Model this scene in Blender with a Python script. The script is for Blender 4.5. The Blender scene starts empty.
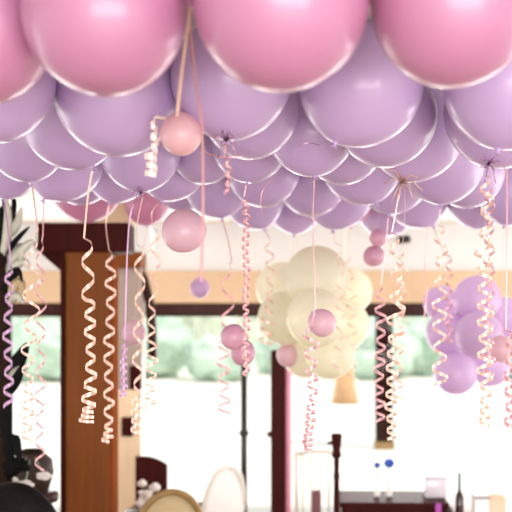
import bpy, bmesh, math, random
from mathutils import Vector, Matrix

random.seed(11)
PI = math.pi
scene = bpy.context.scene
COL = scene.collection

# ------------------------------------------------------------------ camera geometry
F = 1067.0            # focal length in pixels of the 512 px frame
HOR = 306.0           # row of the horizon
EYE = 1.85            # eye height
CEIL = 2.55           # ceiling height


def P(px, py, d):
    """point at depth d behind pixel (px, py)"""
    return Vector(((px - 256.0) / F * d, d, EYE + (HOR - py) / F * d))


# ------------------------------------------------------------------ materials
def nt(name):
    m = bpy.data.materials.new(name)
    m.use_nodes = True
    n = m.node_tree
    n.nodes.clear()
    out = n.nodes.new('ShaderNodeOutputMaterial')
    return m, n, out


def lin(c):
    return tuple(((v / 255.0) / 12.92 if v / 255.0 <= .04045 else ((v / 255.0 + .055) / 1.055) ** 2.4) for v in c)


def plain(name, rgb, rough=.5, spec=.5, metallic=0., coat=0., noise=0., nscale=8., bump=0., stretch=None):
    m, n, out = nt(name)
    b = n.nodes.new('ShaderNodeBsdfPrincipled')
    b.inputs['Roughness'].default_value = rough
    b.inputs['Specular IOR Level'].default_value = spec
    b.inputs['Metallic'].default_value = metallic
    b.inputs['Coat Weight'].default_value = coat
    c = lin(rgb)
    b.inputs['Base Color'].default_value = (*c, 1)
    if noise or bump:
        tc = n.nodes.new('ShaderNodeTexCoord')
        mp = n.nodes.new('ShaderNodeMapping')
        if stretch:
            mp.inputs['Scale'].default_value = stretch
        nz = n.nodes.new('ShaderNodeTexNoise')
        nz.inputs['Scale'].default_value = nscale
        nz.inputs['Detail'].default_value = 5
        n.links.new(tc.outputs['Object'], mp.inputs[0])
        n.links.new(mp.outputs[0], nz.inputs['Vector'])
        if noise:
            cr = n.nodes.new('ShaderNodeValToRGB')
            cr.color_ramp.elements[0].position = .3
            cr.color_ramp.elements[1].position = .7
            cr.color_ramp.elements[0].color = (*[v * (1 - noise) for v in c], 1)
            cr.color_ramp.elements[1].color = (*[min(1, v * (1 + noise)) for v in c], 1)
            n.links.new(nz.outputs['Fac'], cr.inputs[0])
            n.links.new(cr.outputs[0], b.inputs['Base Color'])
        if bump:
            bp = n.nodes.new('ShaderNodeBump')
            bp.inputs['Strength'].default_value = bump
            bp.inputs['Distance'].default_value = .01
            n.links.new(nz.outputs['Fac'], bp.inputs['Height'])
            n.links.new(bp.outputs[0], b.inputs['Normal'])
    n.links.new(b.outputs[0], out.inputs[0])
    return m


def latex(name, rgb, trans=.3, rough=.16, vary=.05, spec=.38):
    """balloon skin: glossy, slightly translucent, each balloon a little different"""
    m, n, out = nt(name)
    c = lin(rgb)
    oi = n.nodes.new('ShaderNodeObjectInfo')
    hsv = n.nodes.new('ShaderNodeHueSaturation')
    hsv.inputs['Color'].default_value = (*c, 1)
    mr = n.nodes.new('ShaderNodeMapRange')
    mr.inputs['To Min'].default_value = 1 - vary
    mr.inputs['To Max'].default_value = 1 + vary
    n.links.new(oi.outputs['Random'], mr.inputs['Value'])
    n.links.new(mr.outputs[0], hsv.inputs['Value'])
    b = n.nodes.new('ShaderNodeBsdfPrincipled')
    b.inputs['Roughness'].default_value = .5
    b.inputs['Specular IOR Level'].default_value = 1.0
    b.inputs['Coat Weight'].default_value = .7
    b.inputs['Coat Roughness'].default_value = rough
    b.inputs['Coat IOR'].default_value = 1.35
    tr = n.nodes.new('ShaderNodeBsdfTranslucent')
    mx = n.nodes.new('ShaderNodeMixShader')
    mx.inputs[0].default_value = trans
    n.links.new(hsv.outputs[0], b.inputs['Base Color'])
    n.links.new(hsv.outputs[0], tr.inputs['Color'])
    n.links.new(b.outputs[0], mx.inputs[1])
    n.links.new(tr.outputs[0], mx.inputs[2])
    n.links.new(mx.outputs[0], out.inputs[0])
    return m


def wood(name, rgb, rough=.35, dark=.6, spec=.18):
    m, n, out = nt(name)
    c = lin(rgb)
    tc = n.nodes.new('ShaderNodeTexCoord')
    mp = n.nodes.new('ShaderNodeMapping')
    mp.inputs['Scale'].default_value = (14, 14, .8)
    nz = n.nodes.new('ShaderNodeTexNoise')
    nz.inputs['Scale'].default_value = 2.2
    nz.inputs['Detail'].default_value = 6
    cr = n.nodes.new('ShaderNodeValToRGB')
    cr.color_ramp.elements[0].position = .3
    cr.color_ramp.elements[1].position = .72
    cr.color_ramp.elements[0].color = (*[v * dark for v in c], 1)
    cr.color_ramp.elements[1].color = (*c, 1)
    b = n.nodes.new('ShaderNodeBsdfPrincipled')
    b.inputs['Roughness'].default_value = rough
    b.inputs['Specular IOR Level'].default_value = spec
    n.links.new(tc.outputs['Object'], mp.inputs[0])
    n.links.new(mp.outputs[0], nz.inputs['Vector'])
    n.links.new(nz.outputs['Fac'], cr.inputs[0])
    n.links.new(cr.outputs[0], b.inputs['Base Color'])
    n.links.new(b.outputs[0], out.inputs[0])
    return m


def pane_mat(name):
    m, n, out = nt(name)
    t = n.nodes.new('ShaderNodeBsdfTransparent')
    t.inputs[0].default_value = (.97, .99, .98, 1)
    g = n.nodes.new('ShaderNodeBsdfGlossy')
    g.inputs['Roughness'].default_value = .02
    fr = n.nodes.new('ShaderNodeFresnel')
    fr.inputs['IOR'].default_value = 1.18
    mx = n.nodes.new('ShaderNodeMixShader')
    n.links.new(fr.outputs[0], mx.inputs[0])
    n.links.new(t.outputs[0], mx.inputs[1])
    n.links.new(g.outputs[0], mx.inputs[2])
    n.links.new(mx.outputs[0], out.inputs[0])
    return m


def ribbon_mat(name, rgb, trans=.08):
    m, n, out = nt(name)
    c = lin(rgb)
    b = n.nodes.new('ShaderNodeBsdfPrincipled')
    b.inputs['Base Color'].default_value = (*c, 1)
    b.inputs['Roughness'].default_value = .32
    b.inputs['Specular IOR Level'].default_value = .7
    b.inputs['Metallic'].default_value = .45
    tr = n.nodes.new('ShaderNodeBsdfTranslucent')
    tr.inputs['Color'].default_value = (*c, 1)
    mx = n.nodes.new('ShaderNodeMixShader')
    mx.inputs[0].default_value = trans
    n.links.new(b.outputs[0], mx.inputs[1])
    n.links.new(tr.outputs[0], mx.inputs[2])
    n.links.new(mx.outputs[0], out.inputs[0])
    return m


M = dict(
    pink=latex('pink_latex', (198, 132, 172), .12),
    lav=latex('lavender_latex', (197, 168, 218), .1),
    mauve=latex('mauve_pink_latex', (218, 150, 188), .35),
    mini=latex('small_pink_latex', (236, 200, 214), .35),
    peachy=latex('small_peach_latex', (240, 200, 206), .35),
    rose=latex('rose_latex', (224, 176, 198), .35),
    lilac=latex('lilac_latex', (222, 190, 226), .4),
    cream=latex('cream_latex', (252, 250, 232), .5),
    violet=latex('violet_latex', (226, 200, 234), .45),
    peach_rib=ribbon_mat('peach_ribbon', (232, 196, 178)),
    pink_rib=ribbon_mat('pink_ribbon', (218, 162, 166)),
    lilac_rib=ribbon_mat('lilac_ribbon', (196, 156, 192)),
    white_rib=ribbon_mat('white_ribbon', (255, 240, 232)),
    wall=plain('white_wall_paint', (236, 237, 238), .7, noise=.03, nscale=3),
    ceil=plain('white_ceiling_paint', (244, 240, 236), .8, noise=.02, nscale=2),
    tan=plain('tan_header_paint', (220, 191, 158), .55, noise=.06, nscale=2),
    darkwood=wood('dark_brown_wood', (66, 32, 26), .35),
    postwood=wood('dark_post_wood', (44, 20, 14), .8, .7, 0.),
    maroon=wood('maroon_wood', (66, 22, 20), .45, .7, .06),
    brown=wood('brown_timber', (130, 72, 26), .5, .75),
    litsidewood=wood('column_lit_side_wood', (150, 82, 48), .8, .8, 0.),  # lighter brown carries the window light on the column's right side
    sunlitwood=wood('sunlit_pier_timber', (252, 226, 190), .4, .9),  # sunlight on the pier's lower part is put into this pale colour
    grey=plain('grey_paint', (176, 160, 150), .5, noise=.05),
    floor=wood('floor_boards', (176, 156, 136), .35, .8),
    patio=plain('pale_concrete', (232, 228, 220), .8, noise=.05, nscale=2, bump=.1),
    black=plain('black_metal', (26, 20, 20), .35, .5),
    blackleather=plain('black_leather', (16, 11, 13), .6, .15, noise=.15, nscale=14, bump=.2),
    pane=pane_mat('window_glass'),
    leaf=plain('hedge_leaves', (190, 212, 192), .7, noise=.2, nscale=7, bump=.5),
    leaf2=plain('tree_leaves', (216, 224, 200), .7, noise=.35, nscale=5, bump=.5),
    darkleaf=plain('dark_leaves', (18, 20, 19), .8, .12, noise=.3, nscale=20),
    paleleaf=plain('pale_leaves', (205, 205, 190), .6, noise=.15, nscale=20),
    bark=plain('bark', (46, 32, 26), .9, .1, noise=.3, nscale=20),
    beige=plain('beige_fabric', (194, 174, 132), .85, noise=.05, nscale=40, bump=.1),
    whitewood=plain('white_painted_wood', (238, 234, 226), .4, noise=.02),
    gold=plain('gilded_wood', (150, 118, 70), .4, noise=.15, nscale=20),
    mauvefab=plain('mauve_fabric', (140, 98, 104), .85, noise=.08, nscale=30),
    whitefab=plain('white_cloth', (250, 249, 246), .85, noise=.02, nscale=20, bump=.08),
    petal=plain('white_petals', (245, 240, 236), .6, noise=.03, nscale=20),
    shade=plain('tan_lampshade_fabric', (224, 190, 146), .8, noise=.06, nscale=30),
    blue=plain('blue_petals', (46, 84, 190), .6, noise=.2, nscale=30),
    stem=plain('pale_green_stem', (150, 175, 150), .6, noise=.1),
    magenta=plain('magenta_satin', (176, 62, 178), .35, noise=.05),
    vase=plain('grey_lilac_ceramic', (226, 220, 230), .2, noise=.03),
    teal=plain('teal_foil', (120, 150, 150), .4, noise=.05),
    bottle=plain('dark_bottle_glass', (52, 24, 26), .1, .6, noise=.1),
    box=plain('peach_cardboard', (238, 198, 170), .7, noise=.04),
    steel=plain('grey_steel', (150, 150, 150), .35, metallic=.6, noise=.05),
    pinkfab=plain('pink_cloth', (238, 160, 184), .8, noise=.05, nscale=20),
    terracotta=plain('dark_pot', (52, 34, 26), .6, noise=.2),
)


# ------------------------------------------------------------------ mesh helpers
def bm_new():
    return bmesh.new()


def link(name, bm, mat, parent=None, smooth=True, bevel=0.):
    me = bpy.data.meshes.new(name)
    bmesh.ops.recalc_face_normals(bm, faces=bm.faces[:])
    bm.to_mesh(me)
    bm.free()
    me.materials.append(mat)
    if smooth:
        for p in me.polygons:
            p.use_smooth = True
    o = bpy.data.objects.new(name, me)
    COL.objects.link(o)
    if parent is not None:
        o.parent = parent
    if bevel:
        md = o.modifiers.new('bevel', 'BEVEL')
        md.width = bevel
        md.segments = 2
        md.limit_method = 'ANGLE'
    return o


def tag(o, label=None, cat=None, group=None, kind=None):
    if label:
        o['label'] = label
    if cat:
        o['category'] = cat
    if group:
        o['group'] = group
    if kind:
        o['kind'] = kind
    return o


def thing(name, loc, label, cat, group=None, rz=0.):
    o = bpy.data.objects.new(name, None)
    o.empty_display_size = .1
    o.location = loc
    o.rotation_euler = (0, 0, rz)
    COL.objects.link(o)
    return tag(o, label, cat, group)


def box(bm, lo, hi):
    lo, hi = Vector(lo), Vector(hi)
    c, s = (lo + hi) / 2, hi - lo
    bmesh.ops.create_cube(bm, size=1, matrix=Matrix.Translation(c) @ Matrix.Diagonal((s.x, s.y, s.z, 1)))
    return bm


def rod(bm, a, b, r0, r1=None, seg=14):
    a, b = Vector(a), Vector(b)
    r1 = r0 if r1 is None else r1
    v = b - a
    m = Matrix.Translation((a + b) / 2) @ v.to_track_quat('Z', 'Y').to_matrix().to_4x4()
    bmesh.ops.create_cone(bm, cap_ends=True, segments=seg, radius1=r0, radius2=r1, depth=v.length, matrix=m)
    return bm


def lathe(bm, prof, seg=28, c=(0, 0, 0)):
    """profile [(r, z)...] turned around the z axis"""
    rings = []
    for r, z in prof:
        if r < 1e-6:
            rings.append([bm.verts.new((c[0], c[1], c[2] + z))])
        else:
            rings.append([bm.verts.new((c[0] + r * math.cos(2 * PI * k / seg), c[1] + r * math.sin(2 * PI * k / seg), c[2] + z)) for k in range(seg)])
    for A, B in zip(rings, rings[1:]):
        for k in range(seg):
            k2 = (k + 1) % seg
            if len(A) == 1 and len(B) == 1:
                continue
            if len(A) == 1:
                bm.faces.new((A[0], B[k], B[k2]))
            elif len(B) == 1:
                bm.faces.new((A[k], B[0], A[k2]))
            else:
                bm.faces.new((A[k], B[k], B[k2], A[k2]))
    return bm


def tube(bm, pts, r, seg=10):
    """round tube along a polyline, radius may be a list"""
    pts = [Vector(p) for p in pts]
    rs = r if isinstance(r, (list, tuple)) else [r] * len(pts)
    rings = []
    up = Vector((.31, .2, .93)).normalized()
    for i, p in enumerate(pts):
        t = (pts[min(i + 1, len(pts) - 1)] - pts[max(i - 1, 0)]).normalized()
        u = t.cross(up)
        if u.length < .05:
            u = t.cross(Vector((1, 0, 0)))
        u.normalize()
        w = t.cross(u)
        rings.append([bm.verts.new(p + rs[i] * (u * math.cos(2 * PI * k / seg) + w * math.sin(2 * PI * k / seg))) for k in range(seg)])
    for A, B in zip(rings, rings[1:]):
        for k in range(seg):
            bm.faces.new((A[k], A[(k + 1) % seg], B[(k + 1) % seg], B[k]))
    bm.faces.new(rings[0][::-1])
    bm.faces.new(rings[-1])
    return bm


def ball(bm, c, r, sub=3, squash=(1, 1, 1), lump=0., freq=3., seed=0):
    res = bmesh.ops.create_icosphere(bm, subdivisions=sub, radius=1)
    from mathutils import noise
    for v in res['verts']:
        d = v.co.normalized()
        k = 1.0
        if lump:
            k += lump * noise.noise(d * freq + Vector((seed * 3.1, seed * 1.7, seed))) + .4 * lump * noise.noise(d * freq * 3.3 + Vector((seed, 2 * seed, 0)))
        v.co = Vector((c[0] + d.x * r * k * squash[0], c[1] + d.y * r * k * squash[1], c[2] + d.z * r * k * squash[2]))
    return bm


def struct(name, bm, mat, smooth=False, parent=None, bevel=0.):
    o = link(name, bm, mat, parent, smooth, bevel)
    if parent is None:
        o['kind'] = 'structure'
    return o


# ------------------------------------------------------------------ room
WX, YB, YR = 4.6, 9.05, -3.2           # half width, back wall, rear wall
ZH0, ZH1 = 1.80, 2.145                 # header band above the openings
struct('floor', box(bm_new(), (-WX, YR, -.06), (WX, YB + .1, 0)), M['floor'])
struct('ceiling', box(bm_new(), (-WX, YR, CEIL), (WX, YB + .1, CEIL + .08)), M['ceil'])
struct('wall_back', box(bm_new(), (-WX, YB, ZH0), (WX, YB + .16, CEIL)), M['wall'])
struct('trim_1', box(bm_new(), (-WX, YB - .10, 1.873), (WX, YB, ZH1)), M['tan'], bevel=.012)
struct('trim_2', box(bm_new(), (-WX, YB - .06, ZH0), (WX, YB, 1.873)), M['darkwood'])
# side walls with openings
bm = bm_new()
for (y0, y1, z0, z1) in ((YR, YB + .1, 0, .55), (YR, YB + .1, 2.3, CEIL), (YR, -1.2, .55, 2.3), (7.6, YB + .1, .55, 2.3), (2.6, 3.2, .55, 2.3)):
    box(bm, (-WX - .12, y0, z0), (-WX, y1, z1))
struct('wall_left', bm, M['wall'])
bm = bm_new()
for (y0, y1, z0, z1) in ((YR, YB + .1, 0, .55), (YR, YB + .1, 2.3, CEIL), (YR, -1.2, .55, 2.3), (7.6, YB + .1, .55, 2.3), (2.6, 3.2, .55, 2.3)):
    box(bm, (WX, y0, z0), (WX + .12, y1, z1))
struct('wall_right', bm, M['wall'])
bm = bm_new()
for (x0, x1, z0, z1) in ((-WX, WX, 0, .5), (-WX, WX, 2.35, CEIL), (-WX, -3.4, .5, 2.35), (3.4, WX, .5, 2.35)):
    box(bm, (x0, YR - .12, z0), (x1, YR, z1))
struct('wall_rear', bm, M['wall'])
# glazed openings of the back wall
edges = [-4.6, -2.135, 2.75, 4.6]
for i, (a, b) in enumerate(zip(edges, edges[1:])):
    fr = bm_new()
    w = .045
    for x0, x1, z0, z1 in ((a, a + w, .0, ZH0), (b - w, b, .0, ZH0), (a + w, b - w, .0, .06), (a + w, b - w, ZH0 - .04, ZH0)):
        box(fr, (x0, YB, z0), (x1, YB + .09, z1))
    wn = struct(f'window_{i + 1}', fr, M['darkwood'])
    link('pane', box(bm_new(), (a + w, YB + .04, .06), (b - w, YB + .05, ZH0 - .04)), M['pane'], wn, False)

# outdoors ground
struct('ground', box(bm_new(), (-60, YB + .1, -.14), (60, 90, -.02)), M['patio'])

# ------------------------------------------------------------------ greenery beyond the windows
bushes = [(-7.6, 29, 1.15, 'leaf'), (-5.5, 26.6, .95, 'leaf'), (-2.9, 28.0, 1.1, 'leaf'), (-.9, 26.6, .72, 'leaf'), (.8, 29.6, .78, 'leaf'), (2.9, 27.4, 1.0, 'leaf'), (5.0, 28.9, 1.05, 'leaf'), (7.4, 27.6, 1.1, 'leaf')]
blab = ['rounded green bush outdoors at left edge of the windows', 'rounded green bush outdoors just left of the timber column',
        'dark green bush outdoors directly right of the timber column', 'low green bush outdoors under the pair of rose balloons',
        'low green bush outdoors behind the cream balloon bunch', 'green bush outdoors left of the outdoor wooden post',
        'low green bush outdoors between wooden post and violet balloon bunch', 'rounded green bush outdoors behind the violet balloon bunch']
for i, (x, y, r, mt) in enumerate(bushes):
    o = thing('garden_bush', (x, y, -.02), blab[i], 'bush', 'bushes outside the windows')
    link('foliage', ball(bm_new(), (0, 0, r * .72), r, 4, (1.15, .8, .85), .35, 3., i + 1), M[mt], o)
    link('stem', rod(bm_new(), (0, 0, 0), (0, 0, r * .6), .06, .04), M['bark'], o)
trees = [(-12.0, 36, 2.5), (-6.2, 40, 2.7), (-.4, 36, 2.5), (5.4, 40, 2.7), (11.2, 36, 2.5)]
tlab = ['pale sunlit tree outdoors at far left', 'pale sunlit tree outdoors right of the timber column', 'pale sunlit tree outdoors behind the cream balloons',
        'pale sunlit tree outdoors right of the wooden post', 'pale sunlit tree outdoors at far right']
for i, (x, y, r) in enumerate(trees):
    o = thing('garden_tree', (x, y, -.02), tlab[i], 'tree', 'trees beyond the bushes')
    link('foliage', ball(bm_new(), (0, 0, 2.1), r, 4, (1, .7, .8), .4, 2.6, i + 20), M['leaf2'], o)
    link('trunk', rod(bm_new(), (0, 0, 0), (0, 0, 1.5), .2, .14), M['bark'], o)

# outdoor post and rail
d = 14.0
o = thing('veranda_post', ((384 - 256) / F * d, d, -.02), 'dark brown wooden post standing outdoors behind long pink ribbons', 'post')
link('shaft', box(bm_new(), (-.105, -.105, .10), (.105, .105, 2.6)), M['postwood'], o, False, .01)
link('base', box(bm_new(), (-.125, -.125, 0), (.125, .125, .10)), M['gold'], o, False, .01)
d = 14.6
o = thing('garden_rail', (2.0, d, -.02), 'thin pale metal rail on slim posts running across the white terrace', 'railing')
zt = EYE - (443 - HOR) / F * d + .02
link('top_rail', rod(bm_new(), (-1.6, 0, zt), (4.2, 0, zt), .014), M['steel'], o)
for x in (-1.5, .35, 1.35, 2.3, 4.1):
    link('upright', rod(bm_new(), (x, 0, 0), (x, 0, zt), .012), M['whitewood'], o)

# ------------------------------------------------------------------ timber column with braces
d = 6.0
cx = (87 - 256) / F * d
o = thing('timber_column', (cx, d, 0), 'brown timber column with dark bracketed head behind the left ribbons', 'column')
w2 = 22.5 / F * d
link('shaft', box(bm_new(), (-w2, 0, 0), (w2, .26, 2.16)), M['brown'], o, False, .012)
link('edge_strip', box(bm_new(), (w2, .02, 0), (w2 + .018, .24, 2.12)), M['litsidewood'], o, False)
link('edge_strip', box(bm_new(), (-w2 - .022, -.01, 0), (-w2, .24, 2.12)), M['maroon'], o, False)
zc0, zc1 = EYE + (306 - 252) / F * d, EYE + (306 - 223) / F * d
xl, xr = (38 - 87) / F * d, (129 - 87) / F * d
link('head', box(bm_new(), (xl, -.02, zc0), (xr, .28, zc1)), M['maroon'], o, False, .01)
bm = bm_new()
for s in (-1,):
    vs = []
    for y in (.04, .2):
        vs.append([bm.verts.new(p) for p in ((xl, y, zc0), (-w2, y, zc0), (-w2, y, zc0 - .13))])
    a, b = vs
    bm.faces.new(a); bm.faces.new(b[::-1])
    for k in range(3):
        bm.faces.new((a[k], a[(k + 1) % 3], b[(k + 1) % 3], b[k]))
link('brace', bm, M['maroon'], o, False)
link('upper_block', box(bm_new(), (.02, .0, zc1), (xr, .26, CEIL)), M['tan'], o, False)

# second pier behind it
d = 7.6
k = d / F
cx = (128 - 256) * k
o = thing('timber_pier', (cx, d, 0), 'timber pier with sunlit pale base and grey upper panel right of the brown column', 'pier')
zy = lambda y: EYE + (HOR - y) * k
link('plinth', box(bm_new(), (-20 * k, 0, 0), (13 * k, .3, zy(390))), M['sunlitwood'], o, False, .008)
link('grey_panel', box(bm_new(), (-20 * k, .05, zy(390)), (13 * k, .28, zy(268))), M['grey'], o, False)
link('head', box(bm_new(), (-14 * k, 0, zy(268)), (14 * k, .3, zy(252))), M['brown'], o, False, .008)
link('upper_panel', box(bm_new(), (-14 * k, .05, zy(252)), (22 * k, .28, CEIL)), M['wall'], o, False)
link('dark_panel', box(bm_new(), (1 * k, .03, zy(393)), (12.5 * k, .05, zy(366))), M['maroon'], o, False)
bm = bm_new()
tube(bm, [(6 * k, .15, zy(262)), (14 * k, .15, zy(280)), (20 * k, .15, zy(305)), (22.5 * k, .15, zy(335)), (22.5 * k, .15, zy(360))], .034, 10)
link('brace', bm, M['darkwood'], o)
link('latch', box(bm_new(), (-6 * k, -.03, zy(436)), (5 * k, 0, zy(417))), M['maroon'], o, False, .006)

# wall spotlights
for px, py, lab in ((41, 246, 'small black spotlight on the white wall left of the column'), (404, 240, 'small black spotlight on the white wall right of the cream balloons')):
    p = P(px, py, YB - .11)
    o = thing('wall_spotlight', (p.x, YB, p.z), lab, 'spotlight', 'black wall spotlights')
    link('lamp_body', rod(bm_new(), (-.05, -.11, 0), (.05, -.11, .01), .034, .03, 20), M['black'], o, True, .004)
    link('mount', rod(bm_new(), (0, -.1, 0), (0, 0, .01), .012), M['black'], o)

# ------------------------------------------------------------------ balloons
def unit_balloon(mat):
    bm = bm_new()
    prof = []
    N = 30
    for i in range(N + 1):
        t = PI * i / N
        r, z = math.sin(t), math.cos(t)
        if t > PI / 2:
            q = (t - PI / 2) / (PI / 2)
            z *= 1 + .05 * q * q
            r *= 1 - .07 * q ** 2
        if i == N:
            r = .035
        prof.append((r if i else 0, z))
    prof[-1] = (.034, prof[-1][1] - .004)
    lathe(bm, prof, 48)
    me_o = link('balloon', bm, mat)
    return me_o


def unit_knot(mat):
    bm = bm_new()
    lathe(bm, [(.03, -1.035), (.042, -1.055), (.028, -1.075), (.026, -1.09), (.05, -1.125), (.062, -1.14), (.05, -1.145), (.0, -1.12)], 18)
    return link('knot', bm, mat)


protos = {}
for key in ('pink', 'lav', 'mauve', 'mini', 'peachy', 'rose', 'lilac', 'cream', 'violet'):
    b = unit_balloon(M[key])
    kn = unit_knot(M[key])
    kn.parent = b
    protos[key] = b
used = set()


def put_balloon(key, c, R, knotdir, label, cat='balloon', group=None, name='balloon', stretch=1.0):
    src = protos[key]
    b = src.copy()
    COL.objects.link(b)
    b.name = name
    for ch in src.children:
        k = ch.copy()
        COL.objects.link(k)
        k.parent = b
    b.location = c
    b.scale = (R, R, R * stretch)
    b.rotation_mode = 'QUATERNION'
    b.rotation_quaternion = (-Vector(knotdir)).to_track_quat('Z', 'Y')
    tag(b, label, cat, group)
    return b


C = CEIL - EYE
# cx, cy, r in the frame, kind, knot pixel (or None), label
G1, G2 = 'pink balloons in the front row on the ceiling', 'lavender balloons massed under the ceiling'
top = [
    ('P1', -20, 25, 76, 'pink', None, 'big pink balloon cut by the left edge of the photo'),
    ('P2', 104, 14, 82, 'pink', None, 'big pink balloon at top, left of the two hanging strings'),
    ('P3', 281, 2, 88, 'pink', None, 'big pink balloon at top centre, right of the two hanging strings'),
    ('P4', 453, 4, 82, 'pink', None, 'big pink balloon in the top right corner'),
    ('L1', -9, 78, 65, 'lav', None, 'large purple lavender balloon at left edge, below the leftmost pink balloon'),
    ('L2', 122, 89, 65, 'lav', None, 'large lavender balloon under the pink balloon left of the strings'),
    ('L3', 226, 80, 60, 'lav', (227, 138), 'large lavender balloon with dark knot, right behind the small peach balloon'),
    ('L4', 361, 84, 62, 'lav', (336, 141), 'large pale lavender balloon between the two right pink balloons'),
    ('L5', 509, 82, 66, 'lav', (496, 150), 'large pale lavender balloon at right edge under the corner pink balloon'),
    ('A1', 72, 119, 50, 'lav', (93, 166), 'lavender balloon lower left, the long cream ribbon tied to its knot'),
    ('A2', 250, 110, 49, 'lav', None, 'lavender balloon peeping out right behind the dark-knotted large one'),
    ('A3', 311, 131, 45, 'lav', (314, 175), 'lavender balloon below centre, marked by a thin dark curved line'),
    ('A4', 385, 117, 51, 'lav', None, 'lavender balloon showing below right of the large pale one at centre right'),
    ('A5', 416, 131, 49, 'lav', (401, 181), 'lavender balloon above a starburst of ribbon ends, near dark purple gap'),
    ('A6', 500, 112, 56, 'lav', (484, 163), 'lavender balloon showing as a crescent below the large one at right edge'),
    ('B1', 27, 140, 41, 'lav', (33, 183), 'lavender balloon at left, under the large purple one at the edge'),
    ('B2', 8, 165, 33, 'lav', (6, 198), 'dark purple balloon, lowest at the left edge of the photo'),
    ('B3', 63, 160, 41, 'lav', (46, 198), 'lavender balloon at left, partly covering the mauve pink balloon'),
    ('B4', 141, 150, 41, 'lav', (142, 192), 'lavender balloon behind the coiled white ribbon end'),
    ('B5', 118, 168, 34, 'lav', (110, 203), 'dark lavender balloon just right of the mauve pink balloon'),
    ('B6', 171, 163, 37, 'lav', (162, 199), 'lavender balloon directly below the small peach balloon'),
    ('B15', 203, 150, 34, 'lav', None, 'lavender balloon glimpsed between small peach balloon and the dark-knotted large one'),
    ('B7', 217, 182, 35, 'lav', (222, 217), 'lavender balloon right beside the small pink balloon on its string'),
    ('B8', 250, 143, 39, 'lav', (247, 181), 'lavender balloon with a tight ribbon coil tied to it, left of centre'),
    ('B9', 263, 170, 37, 'lav', None, 'lavender balloon left of centre, above the lowest scallop of the mass'),
    ('B10', 343, 142, 42, 'lav', None, 'lavender balloon in the middle, below the large pale one'),
    ('B11', 362, 163, 41, 'lav', (376, 205), 'lavender balloon in the middle with two hot pink mini balloons hanging below it'),
    ('B12', 393, 174, 39, 'lav', (388, 213), 'lavender balloon right below the starburst of ribbon ends'),
    ('B13', 442, 160, 43, 'lav', (440, 204), 'lavender balloon at right, full face showing, below the dark gap'),
    ('B14', 467, 171, 37, 'lav', None, 'lavender balloon peeping behind the loose curls at right'),
    ('C1', 84, 176, 31, 'lav', None, 'small looking lavender balloon in front of the mauve pink one'),
    ('C2', 84, 185, 36, 'mauve', None, 'mauve pink balloon low at left above the dark column head'),
    ('C3', 182, 184, 27, 'lav', (184, 212), 'small looking lavender balloon just above the hanging pink balloon'),
    ('C4', 147, 203, 22, 'mauve', (147, 226), 'small dark pink balloon deep in the mass, left of the hanging pink balloon'),
    ('C5', 254, 198, 31, 'lav', (264, 228), 'lavender balloon lowest in the mass left of centre'),
    ('C6', 312, 184, 34, 'lav', None, 'lavender balloon low in the middle, behind a straight ribbon'),
    ('C7', 295, 203, 30, 'lav', (294, 233), 'dark lavender balloon hanging lowest in the middle of the mass'),
    ('C8', 338, 190, 37, 'lav', (333, 228), 'lavender balloon low in the middle above the cream bunch'),
    ('C9', 348, 196, 29, 'mauve', (350, 225), 'mauve pink balloon half hidden above the cream bunch'),
    ('C10', 388, 203, 33, 'lav', None, 'dark lavender balloon low at right, above the wall spotlight'),
    ('C11', 428, 196, 32, 'lav', (433, 228), 'lavender balloon low at right of the wall spotlight'),
    ('C12', 470, 195, 33, 'lav', None, 'dark lavender balloon low at right behind the peach curls'),
    ('C13', 505, 192, 34, 'lav', (503, 226), 'dark purple balloon at right edge, lowest there'),
]
BAL = {}
for (nm, cx, cy, r, key, kp, lab) in top:
    dd = F * C / (HOR - cy + r)
    R = r * dd / F
    BAL[nm] = dict(x=(cx - 256) / F * dd, y=dd, R=R, key=key, kp=kp, lab=lab)
names = list(BAL)
home = {n: (BAL[n]['x'], BAL[n]['y']) for n in names}
for it in range(140):                      # let neighbours push each other apart
    for i, a in enumerate(names):
        for b in names[i + 1:]:
            A, B = BAL[a], BAL[b]
            dx, dy, dz = B['x'] - A['x'], B['y'] - A['y'], A['R'] - B['R']
            dist = math.sqrt(dx * dx + dy * dy + dz * dz) or 1e-6
            need = .975 * (A['R'] + B['R'])
            if dist < need:
                s = .25 * (need - dist) / dist
                A['x'] -= dx * s * .5; B['x'] += dx * s * .5
                sy = s * 1.3 * (dy if abs(dy) > .02 else (.02 if dy >= 0 else -.02))
                A['y'] -= sy; B['y'] += sy
    for n in names:
        BAL[n]['x'] += .015 * (home[n][0] - BAL[n]['x'])
KNOT = {}
for n in names:
    b = BAL[n]
    c = Vector((b['x'], b['y'], CEIL - .002 - b['R']))
    rp = b['R'] * F / b['y']
    if b['kp']:
        px = 256 + c.x / c.y * F
        py = HOR - (c.z - EYE) / c.y * F
        u, v = (b['kp'][0] - px) / rp, (b['kp'][1] - py) / rp
        L = math.hypot(u, v)
        if L > .99:
            u, v = u * .99 / L, v * .99 / L
        dr = Vector((u, -math.sqrt(max(0, 1 - u * u - v * v)), -v)).normalized()
    else:
        dr = Vector((random.uniform(-.12, .12), random.uniform(.8, 1.1), -1)).normalized()
    b['obj'] = put_balloon(b['key'], c, b['R'], dr, b['lab'], 'balloon', G1 if b['key'] == 'pink' else G2)
    KNOT[n] = c + dr * b['R'] * 1.08


def kpx(n):
    k = KNOT[n]
    return (256 + k.x / k.y * F, HOR - (k.z - EYE) / k.y * F, k.y)


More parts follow.
